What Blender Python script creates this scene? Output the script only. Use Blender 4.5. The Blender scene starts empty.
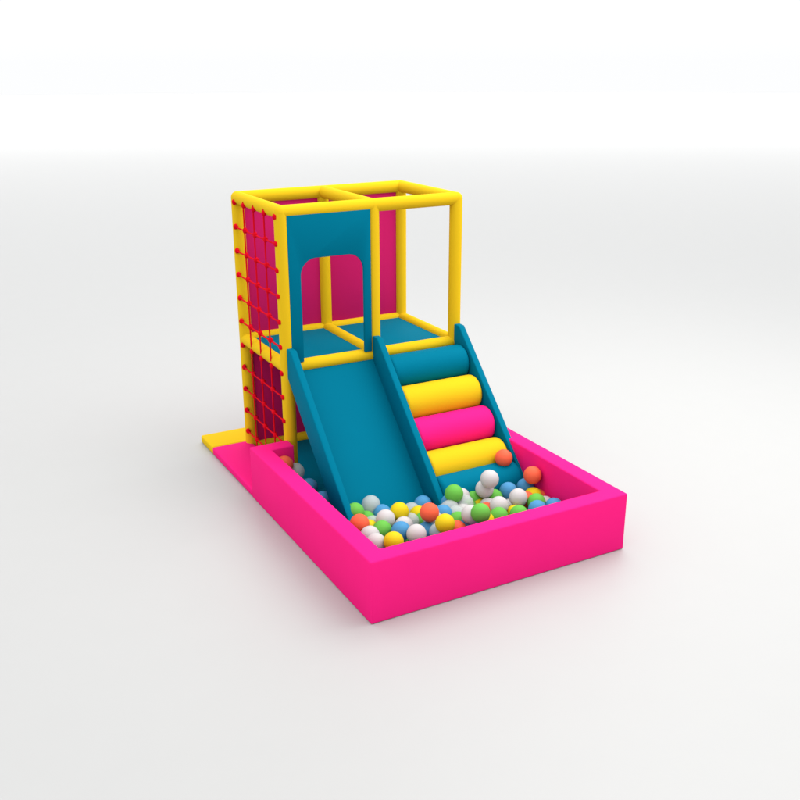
import bpy, bmesh, math, random
from mathutils import Vector, Matrix

random.seed(4)
sc = bpy.context.scene
col = sc.collection

# ------------------------------------------------------------------ dimensions (one tower bay = 1 unit)
D = 1.235            # tower depth
W = 2.0              # tower width, two bays
H = 2.924            # axis of the top rails
HP = 1.349           # axis of the platform rails
TR = 0.0685          # foam tube radius
XL, XR, YF, YB = -0.465, 2.176, -2.766, -0.024
TH, TT = 0.568, 0.1788     # pit wall height and thickness
MAT = 0.094

# ------------------------------------------------------------------ materials
def vinyl(name, rgb, rough=0.65, spec=0.015, bump=0.05, scale=60.0, vary=0.03):
    m = bpy.data.materials.new(name); m.use_nodes = True
    nt = m.node_tree; b = nt.nodes['Principled BSDF']
    b.inputs['Roughness'].default_value = rough
    b.inputs['Specular IOR Level'].default_value = spec
    tc = nt.nodes.new('ShaderNodeTexCoord')
    n = nt.nodes.new('ShaderNodeTexNoise'); n.inputs['Scale'].default_value = 3.0; n.inputs['Detail'].default_value = 4.0
    nt.links.new(tc.outputs['Object'], n.inputs['Vector'])
    mix = nt.nodes.new('ShaderNodeMix'); mix.data_type = 'RGBA'
    nt.links.new(n.outputs['Fac'], mix.inputs['Factor'])
    mix.inputs['A'].default_value = (*[c * (1 - vary) for c in rgb], 1)
    mix.inputs['B'].default_value = (*[min(1, c * (1 + vary)) for c in rgb], 1)
    nt.links.new(mix.outputs['Result'], b.inputs['Base Color'])
    if bump:
        n2 = nt.nodes.new('ShaderNodeTexNoise'); n2.inputs['Scale'].default_value = scale; n2.inputs['Detail'].default_value = 2.0
        nt.links.new(tc.outputs['Object'], n2.inputs['Vector'])
        bp = nt.nodes.new('ShaderNodeBump'); bp.inputs['Strength'].default_value = bump; bp.inputs['Distance'].default_value = 0.01
        nt.links.new(n2.outputs['Fac'], bp.inputs['Height'])
        nt.links.new(bp.outputs['Normal'], b.inputs['Normal'])
    return m

PINK = vinyl('pink_vinyl', (0.82, 0.0135, 0.190))
TEAL = vinyl('teal_vinyl', (0.0, 0.142, 0.228))
YELLOW = vinyl('yellow_vinyl', (0.68, 0.445, 0.012))
SHADEPINK = vinyl('pink_panel_shade_darkened', (0.54, 0.0095, 0.125), rough=0.8, spec=0.1)  # same pink, with the shade inside the tower darkened into its colour
ROPE = vinyl('red_rope', (0.62, 0.004, 0.014), rough=0.6, bump=0.25, scale=120)
BALLS = {
    'orange': vinyl('orange_plastic', (0.75, 0.115, 0.055), rough=0.5, spec=0.08, bump=0),
    'green': vinyl('green_plastic', (0.12, 0.42, 0.06), rough=0.5, spec=0.08, bump=0),
    'blue': vinyl('blue_plastic', (0.065, 0.25, 0.47), rough=0.5, spec=0.08, bump=0),
    'yellow': vinyl('yellow_plastic', (0.64, 0.50, 0.010), rough=0.5, spec=0.08, bump=0),
    'white': vinyl('white_plastic', (0.51, 0.49, 0.49), rough=0.5, spec=0.08, bump=0),
}
def clear_plastic():
    m = vinyl('milky_clear_plastic', (0.60, 0.65, 0.64), rough=0.5, spec=0.08, bump=0)
    nt = m.node_tree; b = nt.nodes['Principled BSDF']; out = nt.nodes['Material Output']
    t = nt.nodes.new('ShaderNodeBsdfTransparent'); mx = nt.nodes.new('ShaderNodeMixShader')
    mx.inputs['Fac'].default_value = 0.55
    nt.links.new(t.outputs[0], mx.inputs[1]); nt.links.new(b.outputs[0], mx.inputs[2])
    nt.links.new(mx.outputs[0], out.inputs['Surface'])
    return m
BALLS['clear'] = clear_plastic()

# ------------------------------------------------------------------ helpers
def obj(name, bm, mat, parent=None, smooth=True, loc=None):
    me = bpy.data.meshes.new(name)
    bmesh.ops.recalc_face_normals(bm, faces=bm.faces[:])
    bm.to_mesh(me); bm.free()
    me.materials.append(mat)
    if smooth:
        me.shade_smooth() if hasattr(me, 'shade_smooth') else None
        for p in me.polygons: p.use_smooth = True
        me.set_sharp_from_angle(angle=math.radians(50))
    o = bpy.data.objects.new(name, me); col.objects.link(o)
    if parent: o.parent = parent; o.matrix_parent_inverse = Matrix.Translation(-Vector(parent.location))
    if loc: o.location = loc
    return o

def tag(o, label=None, cat=None, group=None, kind=None):
    if label: o['label'] = label
    if cat: o['category'] = cat
    if group: o['group'] = group
    if kind: o['kind'] = kind
    return o

def thing(name, label, cat, loc, group=None):
    o = bpy.data.objects.new(name, None); col.objects.link(o)
    o.location = loc; o.empty_display_size = 0.1
    return tag(o, label, cat, group)

def rbox(bm, x0, x1, y0, y1, z0, z1, r=0.015, seg=3):
    b = bmesh.new()
    bmesh.ops.create_cube(b, size=1)
    for v in b.verts:
        v.co = Vector(((x0 + x1) / 2 + v.co.x * (x1 - x0), (y0 + y1) / 2 + v.co.y * (y1 - y0), (z0 + z1) / 2 + v.co.z * (z1 - z0)))
    if r: bmesh.ops.bevel(b, geom=b.edges[:], offset=r, segments=seg, profile=0.5, affect='EDGES')
    merge(bm, b)

def merge(dst, src):
    vm = {v: dst.verts.new(v.co) for v in src.verts}
    for f in src.faces: dst.faces.new([vm[v] for v in f.verts])
    src.free()

def prism(bm, pts, axis, a, b_, r=0.0, seg=3, sharp_only=False):
    """polygon pts extruded along 'x' or 'y' from a to b_; edges rounded by r"""
    b = bmesh.new()
    def P(p, t): return Vector((t, p[0], p[1])) if axis == 'x' else Vector((p[0], t, p[1]))
    v0 = [b.verts.new(P(p, a)) for p in pts]; v1 = [b.verts.new(P(p, b_)) for p in pts]
    n = len(pts)
    b.faces.new(v0); b.faces.new(v1[::-1])
    for i in range(n): b.faces.new((v0[i], v0[(i + 1) % n], v1[(i + 1) % n], v1[i]))
    bmesh.ops.recalc_face_normals(b, faces=b.faces[:])
    if r:
        es = [e for e in b.edges if e.calc_face_angle(0) > math.radians(25)] if sharp_only else b.edges[:]
        bmesh.ops.bevel(b, geom=es, offset=r, segments=seg, profile=0.5, affect='EDGES')
    merge(bm, b)

def frame_axes(d):
    d = Vector(d).normalized()
    u = d.cross(Vector((0, 0, 1)))
    if u.length < 1e-3: u = Vector((1, 0, 0))
    u.normalize()
    return d, u, d.cross(u)

def lathe(bm, p, d, prof, n=32):
    """prof = list of (along, radius) along direction d from point p"""
    d, u, w = frame_axes(d); p = Vector(p); rings = []
    for s, r in prof:
        if r < 1e-6: rings.append([bm.verts.new(p + d * s)])
        else: rings.append([bm.verts.new(p + d * s + (u * math.cos(2 * math.pi * k / n) + w * math.sin(2 * math.pi * k / n)) * r) for k in range(n)])
    for a, b in zip(rings, rings[1:]):
        for k in range(n):
            q = [a[k % len(a)], a[(k + 1) % len(a)], b[(k + 1) % len(b)], b[k % len(b)]]
            q2 = []
            for v in q:
                if v not in q2: q2.append(v)
            if len(q2) > 2: bm.faces.new(q2)
    for ring, first in ((rings[0], True), (rings[-1], False)):
        if len(ring) > 1: bm.faces.new(ring[::-1] if first else ring)

def tube(bm, p0, p1, r, n=32, cap0=0.0, cap1=0.0):
    L = (Vector(p1) - Vector(p0)).length; prof = []
    k = 6
    if cap0: prof += [(-cap0 * math.cos(i * math.pi / 2 / k), r * math.sin(i * math.pi / 2 / k)) for i in range(k)]
    prof += [(0, r), (L, r)]
    if cap1: prof += [(L + cap1 * math.sin(i * math.pi / 2 / k), r * math.cos(i * math.pi / 2 / k)) for i in range(1, k + 1)]
    lathe(bm, p0, Vector(p1) - Vector(p0), prof, n)

def rope(bm, pts, r=0.0088, n=8):
    rings = []
    for i, p in enumerate(pts):
        d = Vector(pts[min(i + 1, len(pts) - 1)]) - Vector(pts[max(i - 1, 0)])
        d, u, w = frame_axes(d)
        rings.append([bm.verts.new(Vector(p) + (u * math.cos(2 * math.pi * k / n) + w * math.sin(2 * math.pi * k / n)) * r) for k in range(n)])
    for a, b in zip(rings, rings[1:]):
        for k in range(n): bm.faces.new((a[k], a[(k + 1) % n], b[(k + 1) % n], b[k]))
    bm.faces.new(rings[0][::-1]); bm.faces.new(rings[-1])

# ------------------------------------------------------------------ floor
bm = bmesh.new()
R = 140.0
vs = [bm.verts.new((R * math.cos(2 * math.pi * k / 96), R * math.sin(2 * math.pi * k / 96), 0)) for k in range(96)]
bm.faces.new(vs)
FLOOR = vinyl('pale_floor', (0.405, 0.405, 0.40), rough=0.5, spec=0.5, bump=0, vary=0.01)
tag(obj('floor', bm, FLOOR, smooth=False), kind='structure')

# ------------------------------------------------------------------ tower
tw = thing('play_tower', 'two storey soft play tower of yellow padded tubes with pink back panels', 'play tower', (1.0, D / 2, 0))
posts = [(0, 0), (1, 0), (2, 0), (0, D), (1, D), (2, D)]
for x, y in posts:
    bm = bmesh.new(); tube(bm, (x, y, 0.012), (x, y, H), TR, cap1=TR)
    obj('post', bm, YELLOW, tw)
def rail(name, p0, p1, r=TR - 0.001):
    bm = bmesh.new(); tube(bm, p0, p1, r); return obj(name, bm, YELLOW, tw)
for z, nm in ((H, 'top_rail'), (HP, 'platform_rail')):
    for y in (0, D):
        for x in (0, 1): rail(nm, (x, y, z), (x + 1, y, z))
    for x in (0, 1, 2): rail(nm, (x, 0, z), (x, D, z), TR - 0.0014)
for x in (0, 1): rail('base_rail', (x, D, 0.03), (x + 1, D, 0.03))
for x in (0, 1):
    bm = bmesh.new(); rbox(bm, x + 0.03, x + 0.97, 0.03, D - 0.03, HP - 0.06, HP + 0.013, 0.01)
    obj('platform_deck', bm, TEAL, tw)
    for z0, z1 in ((HP + 0.03, H - 0.02), (0.06, HP - 0.02)):
        bm = bmesh.new(); rbox(bm, x + 0.02, x + 0.98, D - 0.012, D + 0.014, z0, z1, 0.004, 2)
        obj('back_panel', bm, SHADEPINK, tw)
# arched front panel
bm = bmesh.new()
x0, x1, zb, zt = 0.035, 0.945, HP + 0.052, H - 0.03
ox0, ox1, oz, cr = 0.165, 0.862, 2.458, 0.17
pts = [(x0, zb), (ox0, zb)]
for i in range(11):
    a = math.pi - i * math.pi / 2 / 10; pts.append((ox0 + cr + cr * math.cos(a), oz - cr + cr * math.sin(a)))
for i in range(11):
    a = math.pi / 2 - i * math.pi / 2 / 10; pts.append((ox1 - cr + cr * math.cos(a), oz - cr + cr * math.sin(a)))
pts += [(ox1, zb), (x1, zb), (x1, zt), (x0, zt)]
prism(bm, pts, 'y', -0.062, -0.030, 0.005, 2, sharp_only=True)
obj('arched_panel', bm, TEAL, tw)

# climbing nets on the left side: ropes and every knot
NX = -0.060
def net(zs, ys, ztop, zbot, label):
    bm = bmesh.new()
    def sag(y): return 0.0
    for z in zs[1:]:
        pts = []
        for a, b in zip(ys, ys[1:]):
            for t in (0, .25, .5, .75): pts.append((NX, a + (b - a) * t, z - 0.006 * math.sin(math.pi * t)))
        pts.append((NX, ys[-1], z)); rope(bm, pts)
    for i, y in enumerate(ys[1:-1]):
        jy = [y + random.uniform(-.004, .004) for _ in zs]
        zz = [ztop] + zs + [zbot]
        rope(bm, [(NX - 0.0065, y, z) for z in zz])
    n = obj('climbing_net', bm, ROPE, tw); n['label'] = label
    for z in zs:
        for y in ys:
            b = bmesh.new()
            bmesh.ops.create_uvsphere(b, u_segments=14, v_segments=9, radius=0.0305)
            rot = Matrix.Rotation(random.uniform(0, 3), 4, 'Y')
            for v in b.verts:
                co = rot @ v.co
                s = 1 + 0.07 * math.sin(5 * math.atan2(co.y, co.z) + 40 * co.x)
                v.co = Vector((co.x * 0.85, co.y * 1.02, co.z * 1.02)) * s + Vector((NX, y, z))
            k = obj('knot', b, ROPE, tw); k.parent = n; k.matrix_parent_inverse = Matrix.Identity(4)
ys = [-0.006, 0.285, 0.58, 0.875, 1.168]
net([2.886 - 0.2622 * i for i in range(6)], ys, 2.925, HP + 0.0, 'upper red rope climbing net')
net([1.297 - 0.2595 * i for i in range(5)], ys, HP - 0.03, 0.02, 'lower red rope climbing net')

# ------------------------------------------------------------------ slide and roller stairs
S = 1.03                                  # slope of both
def side_panel(parent, xc):
    top, lo = 1.725, 1.305
    pts = [(-0.022, 1.565), (-0.155, 1.563), (-(top - 0.012) / S, 0.012), (-(lo - 0.012) / S, 0.012), (-0.022, lo - 0.022 * S)]
    bm = bmesh.new(); prism(bm, pts, 'x', xc - 0.036, xc + 0.036, 0.011, 3)
    return obj('side_panel', bm, TEAL, parent)
sl = thing('slide', 'teal padded straight slide with tall sides running down into the ball pit', 'slide', (0.5, -0.8, 0))
side_panel(sl, 0.012); side_panel(sl, 0.991)
bm = bmesh.new()
top = 1.362; lo = 1.20
prism(bm, [(-0.02, top - 0.02 * S), (-(top - 0.012) / S, 0.012), (-(lo - 0.012) / S, 0.012), (-0.02, lo - 0.02 * S)], 'x', 0.046, 0.957, 0.0)
obj('slide_surface', bm, TEAL, sl)
st = thing('roller_stairs', 'climbing stairs of five padded rollers in teal, yellow and pink beside slide', 'stairs', (1.5, -0.8, 0))
side_panel(st, 2.002)
Y1, Z1, PT, RR = -0.23, 1.185, 0.38, 0.188
for k, (m, lab) in enumerate(((TEAL, 'uppermost teal roller'), (YELLOW, 'upper yellow roller'), (PINK, 'pink roller'), (YELLOW, 'lower yellow roller'), (TEAL, 'lowest teal roller among balls'))):
    y = Y1 - PT * k / 1.4355; z = max(Z1 - PT * k * S / 1.4355, RR + 0.012)
    bm = bmesh.new(); L = 0.934; bv = 0.045; q = 6
    prof = [(0, 0), (0, RR - bv)] + [(bv - bv * math.cos(i * math.pi / 2 / q), RR - bv + bv * math.sin(i * math.pi / 2 / q)) for i in range(1, q + 1)]
    prof += [(L - s, r) for s, r in prof[::-1]]
    lathe(bm, (1.0295, y, z), (1, 0, 0), prof, 56)
    obj('roller', bm, m, st)['label'] = lab

# ------------------------------------------------------------------ ball pit
pit = thing('ball_pit', 'low pink padded wall of the ball pit enclosing slide and stairs', 'ball pit', ((XL + XR) / 2, (YF + YB) / 2, 0))
bm = bmesh.new()
out = [(XL, YB), (XL, YF), (XR, YF), (XR, YB)]
inn = [(XL + TT, YB - TT), (XL + TT, YF + TT), (XR - TT, YF + TT), (XR - TT, YB - TT)]
# U shaped ring with short returns to the posts
poly = [(-0.045, YB), (XL, YB), (XL, YF), (XR, YF), (XR, YB), (2.045, YB), (2.045, YB - TT), (XR - TT, YB - TT), (XR - TT, YF + TT), (XL + TT, YF + TT), (XL + TT, YB - TT), (-0.045, YB - TT)]
v0 = [bm.verts.new((x, y, 0.002)) for x, y in poly]; v1 = [bm.verts.new((x, y, TH)) for x, y in poly]
bm.faces.new(v0[::-1]); bm.faces.new(v1)
for i in range(len(poly)):
    j = (i + 1) % len(poly); bm.faces.new((v0[i], v0[j], v1[j], v1[i]))
bmesh.ops.recalc_face_normals(bm, faces=bm.faces[:])
bmesh.ops.bevel(bm, geom=[e for e in bm.edges if e.calc_face_angle(0) > 0.5], offset=0.014, segments=3, profile=0.5, affect='EDGES')
obj('pit_wall', bm, PINK, pit)
bm = bmesh.new(); rbox(bm, XL + TT + 0.003, XR - TT - 0.003, YF + TT + 0.003, YB - TT - 0.003, 0.003, 0.012, 0.002, 1)
rbox(bm, -0.002, 2.0, YB - TT - 0.001, D + 0.03, 0.003, 0.0125, 0.002, 1)
obj('floor_pad', bm, TEAL, pit)

# ------------------------------------------------------------------ mats
bm = bmesh.new(); rbox(bm, XL, -0.002, YB + 0.003, 1.286, 0.003, MAT, 0.02, 4)
tag(obj('floor_mat', bm, PINK), 'flat pink floor mat beside the tower below the rope nets', 'mat')
bm = bmesh.new(); rbox(bm, XL, 2.0, 1.289, 1.722, 0.003, MAT, 0.02, 4)
tag(obj('floor_mat', bm, YELLOW), 'flat yellow floor mat sticking out behind the tower, past the pink mat', 'mat')

# ------------------------------------------------------------------ balls
#B0
BALL_LIST = [
    (0.324, -1.218, 0.238, 'clear', 'milky clear ball resting highest on the slide near its left side', 'balls in the pit'),
    (0.096, -1.331, 0.260, 'green', 'green ball against the left side panel at the slide foot', 'balls in the pit'),
    (0.008, -1.609, 0.283, 'orange', 'orange ball touching the left side panel foot, below a green one', 'balls in the pit'),
    (0.216, -1.322, 0.142, 'green', 'green ball nearly hidden behind the milky ball at the slide foot', 'balls in the pit'),
    (0.219, -1.464, 0.152, 'clear', 'milky clear ball half hidden between orange and white balls at slide foot', 'balls in the pit'),
    (0.280, -1.607, 0.263, 'white', 'white ball on top of the heap at the left of slide foot', 'balls in the pit'),
    (0.390, -1.323, 0.170, 'blue', 'blue ball peeking from behind the top white ball at slide foot', 'balls in the pit'),
    (0.450, -1.566, 0.281, 'yellow', 'yellow ball on top of heap in the middle of slide foot', 'balls in the pit'),
    (0.527, -1.423, 0.100, 'clear', 'milky clear ball right below the yellow ball at slide mid foot', 'balls in the pit'),
    (0.178, -1.729, 0.228, 'green', 'green ball in front of the white ball, nearest left pit wall heap', 'balls in the pit'),
    (0.026, -1.784, 0.235, 'white', 'white ball against the left pit wall, above another white one', 'balls in the pit'),
    (0.002, -1.949, 0.243, 'white', 'lowest white ball in the near left corner of the pit wall', 'balls in the pit'),
    (0.125, -1.567, 0.179, 'yellow', 'yellow ball almost buried behind the near left white balls', 'balls in the pit'),
    (0.115, -2.073, 0.286, 'yellow', 'yellow ball nearest the front left inner corner of the pit', 'balls in the pit'),
    (0.315, -1.794, 0.126, 'green', 'green ball showing just behind the nearest yellow ball', 'balls in the pit'),
    (0.294, -1.881, 0.258, 'blue', 'blue ball right of the front green ball, near front left', 'balls in the pit'),
    (0.370, -2.033, 0.278, 'white', 'white ball by the front wall, right of the front left blue ball', 'balls in the pit'),
    (0.703, -1.349, 0.128, 'clear', 'milky clear ball on the slide, between two yellow balls', 'balls in the pit'),
    (0.550, -1.592, 0.159, 'clear', 'milky clear ball low in the middle of the slide foot heap', 'balls in the pit'),
    (0.855, -1.310, 0.153, 'blue', 'blue ball farthest up the slide, near its right side panel', 'balls in the pit'),
    (0.710, -1.475, 0.143, 'yellow', 'yellow ball half hidden left of the big orange ball on slide heap', 'balls in the pit'),
    (0.619, -1.838, 0.350, 'orange', 'orange ball on top of the heap at the right of slide foot', 'balls in the pit'),
    (0.825, -1.742, 0.242, 'blue', 'blue ball at the foot of the panel between slide and stairs', 'balls in the pit'),
    (0.954, -1.578, 0.156, 'white', 'white ball peeking out behind the blue ball at middle panel foot', 'balls in the pit'),
    (0.640, -2.083, 0.339, 'yellow', 'yellow ball by the front wall, below the middle panel foot', 'balls in the pit'),
    (0.595, -1.837, 0.162, 'blue', 'blue ball nearly buried left of the front middle yellow ball', 'balls in the pit'),
    (0.637, -1.983, 0.208, 'clear', 'milky clear ball under the front middle yellow ball', 'balls in the pit'),
    (0.807, -2.025, 0.205, 'orange', 'orange ball just showing over the front wall at its middle', 'balls in the pit'),
    (1.025, -1.614, 0.357, 'green', 'large looking green ball at the left end of lowest teal roller', 'balls in the pit'),
    (1.125, -1.648, 0.242, 'clear', 'milky clear ball before the lowest teal roller, right of green ball', 'balls in the pit'),
    (0.954, -1.770, 0.213, 'clear', 'milky clear ball at the left of the heap before the stairs', 'balls in the pit'),
    (1.075, -1.705, 0.187, 'white', 'white ball half hidden behind a white ball, left stairs heap', 'balls in the pit'),
    (0.946, -2.041, 0.338, 'white', 'white ball near the front wall, left of the front green ball', 'balls in the pit'),
    (0.962, -2.177, 0.408, 'green', 'green ball on top near front wall, covering an orange ball', 'balls in the pit'),
    (1.297, -1.779, 0.171, 'orange', 'orange ball mostly covered by the green ball near front wall', 'balls in the pit'),
    (1.327, -1.499, 0.170, 'green', 'green ball touching lowest teal roller, behind a yellow one', 'balls in the pit'),
    (1.341, -1.571, 0.120, 'yellow', 'yellow ball buried before the stairs, between green and white balls', 'balls in the pit'),
    (1.393, -1.675, 0.455, 'white', 'white ball stacked highest before the stairs, on another white ball', 'balls in the pit'),
    (1.402, -1.579, 0.307, 'white', 'white ball holding up the highest white ball before the stairs', 'balls in the pit'),
    (1.522, -1.576, 0.179, 'green', 'green ball between the stacked white balls and big blue ball', 'balls in the pit'),
    (1.382, -1.865, 0.252, 'white', 'white ball in front of the green and blue balls before stairs', 'balls in the pit'),
    (1.300, -1.988, 0.208, 'green', 'green ball just showing over the front wall before the stairs', 'balls in the pit'),
    (1.823, -1.292, 0.445, 'orange', 'orange ball resting on the lower yellow roller at its right end', 'balls in the pit'),
    (1.907, -1.680, 0.386, 'orange', 'orange ball standing highest against the right pit wall', 'balls in the pit'),
    (1.909, -1.570, 0.211, 'blue', 'blue ball under the highest orange ball at right pit wall', 'balls in the pit'),
    (1.677, -1.599, 0.230, 'blue', 'blue ball on top before the stairs, left of a big white ball', 'balls in the pit'),
    (1.612, -1.858, 0.281, 'white', 'white ball on top at right, in front of the blue ball', 'balls in the pit'),
    (1.749, -1.803, 0.199, 'orange', 'orange ball half hidden right behind the top right white ball', 'balls in the pit'),
    (1.875, -1.747, 0.191, 'yellow', 'yellow ball near the right pit wall, above green one', 'balls in the pit'),
    (1.981, -1.724, 0.135, 'orange', 'orange ball at the right pit wall, behind the yellow ball', 'balls in the pit'),
    (1.758, -1.961, 0.237, 'green', 'green ball below the yellow ball near the right pit wall', 'balls in the pit'),
    (1.662, -2.107, 0.247, 'blue', 'blue ball by the front wall, below the right green ball', 'balls in the pit'),
    (1.883, -2.078, 0.209, 'blue', 'blue ball farthest right, in the corner of front and right walls', 'balls in the pit'),
    (1.634, -1.698, 0.100, 'white', 'white ball buried behind the top right white ball', 'balls in the pit'),
    (1.461, -2.087, 0.233, 'green', 'green ball barely showing over front wall, below top right white ball', 'balls in the pit'),
    (1.516, -1.948, 0.165, 'yellow', 'yellow ball buried below the top right white ball', 'balls in the pit'),
    (-0.190, -0.285, 0.415, 'orange', 'orange ball in the far left corner of the pit beside the post', 'balls in the pit'),
    (-0.062, -0.262, 0.300, 'clear', 'dull milky ball in shade beside the front left tower post', 'balls in the pit'),
    (-0.011, -0.478, 0.200, 'blue', 'blue ball in shade left of the slide, nearer the tower post', 'balls in the pit'),
    (-0.004, -0.809, 0.190, 'blue', 'blue ball in shade left of the slide, nearer the slide foot', 'balls in the pit'),
    (0.908, -1.880, 0.209, 'green', 'green ball low between the middle white balls and front orange ball', 'balls in the pit'),
    (0.695, -1.607, 0.140, 'green', 'green ball peeking out under the big orange ball on slide heap', 'balls in the pit'),
    (0.973, -1.987, 0.219, 'blue', 'blue ball low behind the white ball left of front green ball', 'balls in the pit'),
    (1.133, -1.999, 0.206, 'yellow', 'yellow ball low below the front green ball at the front wall', 'balls in the pit'),
    (0.343, -1.594, 0.116, 'orange', 'orange ball peeking out left of the front left blue ball', 'balls in the pit'),
    (1.031, -1.534, 0.221, 'blue', 'blue ball tucked in the corner of middle panel and lowest teal roller', 'balls in the pit'),
    (1.751, -1.565, 0.100, 'yellow', 'yellow ball buried behind the big blue ball before the stairs', 'balls in the pit'),
    (1.906, -1.907, 0.152, 'white', 'white ball buried near the right wall, behind the front blue balls', 'balls in the pit'),
    (1.173, -1.509, 0.243, 'white', 'white ball right behind the green ball on the lowest teal roller', 'balls in the pit'),
    (1.196, -1.605, 0.158, 'green', 'green ball buried between milky balls at the left of stairs heap', 'balls in the pit'),
    (0.945, -1.674, 0.237, 'clear', 'milky clear ball beside the foot of the middle side panel', 'balls in the pit'),
    (1.381, -1.680, 0.157, 'white', 'white ball buried behind the orange one near the front green ball', 'balls in the pit'),
    (1.505, -1.797, 0.113, 'clear', 'milky clear ball between the white front ball and a buried yellow ball', 'balls in the pit'),
    (0.704, -1.761, 0.227, 'white', 'white ball low right below the big orange ball on slide heap', 'balls in the pit'),
    (0.421, -1.708, 0.200, 'white', 'white ball just behind the front left blue ball', 'balls in the pit'),
    (0.405, -1.478, 0.143, 'green', 'green ball buried between the top white and yellow balls, slide foot', 'balls in the pit'),
    (1.133, -1.846, 0.170, 'clear', 'milky clear ball under the front green ball near front wall', 'balls in the pit'),
]
#B1
me0 = {}
for x, y, z, c, label, grp in BALL_LIST:
    if c not in me0:
        bm = bmesh.new(); bmesh.ops.create_uvsphere(bm, u_segments=28, v_segments=16, radius=0.091)
        o = obj('play_ball', bm, BALLS[c]); me0[c] = o.data
    else:
        o = bpy.data.objects.new('play_ball', me0[c]); col.objects.link(o)
    o.location = (x, y, z); o.rotation_euler = (random.uniform(0, 3), random.uniform(0, 3), 0)
    tag(o, label, 'ball', grp)

# ------------------------------------------------------------------ light
w = bpy.data.worlds.new('World'); sc.world = w; w.use_nodes = True
nt = w.node_tree; bg = nt.nodes['Background']
tc = nt.nodes.new('ShaderNodeTexCoord'); sx = nt.nodes.new('ShaderNodeSeparateXYZ')
nt.links.new(tc.outputs['Generated'], sx.inputs[0])
mr = nt.nodes.new('ShaderNodeMapRange')          # studio dome, brighter overhead than at the horizon
mr.inputs['From Min'].default_value = 0; mr.inputs['From Max'].default_value = 1
mr.inputs['To Min'].default_value = 1.0; mr.inputs['To Max'].default_value = 2.0
nt.links.new(sx.outputs['Z'], mr.inputs['Value']); nt.links.new(mr.outputs['Result'], bg.inputs['Strength'])
bg.inputs['Color'].default_value = (0.985, 0.992, 1.0, 1)
la = bpy.data.lights.new('softbox', 'AREA'); la.shape = 'DISK'; la.size = 8.0; la.energy = 560; la.color = (1.0, 0.985, 0.96)
lo_ = bpy.data.objects.new('softbox', la); col.objects.link(lo_)
lo_.location = (5.0, -1.5, 8.5)
lo_.rotation_euler = (Vector((1.2, -0.8, 0.5)) - lo_.location).to_track_quat('-Z', 'Y').to_euler()

# added fill lamp, whitens the far floor so it merges with the horizon
lb = bpy.data.lights.new('added_background_fill', 'AREA'); lb.shape = 'RECTANGLE'; lb.size = 300; lb.size_y = 130; lb.energy = 80000
lbo = bpy.data.objects.new('added_background_fill', lb); col.objects.link(lbo)
lbo.location = (-3.43 + 0.478 * 117, -8.71 + 0.878 * 117, 12); lbo.rotation_euler = (0, 0, -0.4985)

# ------------------------------------------------------------------ camera
cam = bpy.data.cameras.new('camera'); co = bpy.data.objects.new('camera', cam); col.objects.link(co)
yaw, pitch, roll = -0.4985420, -0.3418068, -0.0034566
f = Vector((-math.sin(yaw) * math.cos(pitch), math.cos(yaw) * math.cos(pitch), math.sin(pitch)))
r0 = f.cross(Vector((0, 0, 1))).normalized(); u0 = r0.cross(f)
r = r0 * math.cos(roll) + u0 * math.sin(roll); u = -r0 * math.sin(roll) + u0 * math.cos(roll)
M = Matrix((r, u, -f)).transposed().to_4x4(); M.translation = Vector((-3.427258, -8.706445, 4.293266))
co.matrix_world = M
cam.sensor_fit = 'HORIZONTAL'; cam.sensor_width = 36.0; cam.lens = 950.461 / 800 * 36
cam.clip_end = 2000; cam.clip_start = 0.05
sc.camera = co
sc.view_settings.view_transform = 'Standard'; sc.view_settings.look = 'None'
sc.view_settings.exposure = 0; sc.view_settings.gamma = 1
sc.cycles.max_bounces = 10; sc.cycles.diffuse_bounces = 2; sc.cycles.transparent_max_bounces = 12
sc.cycles.use_denoising = True
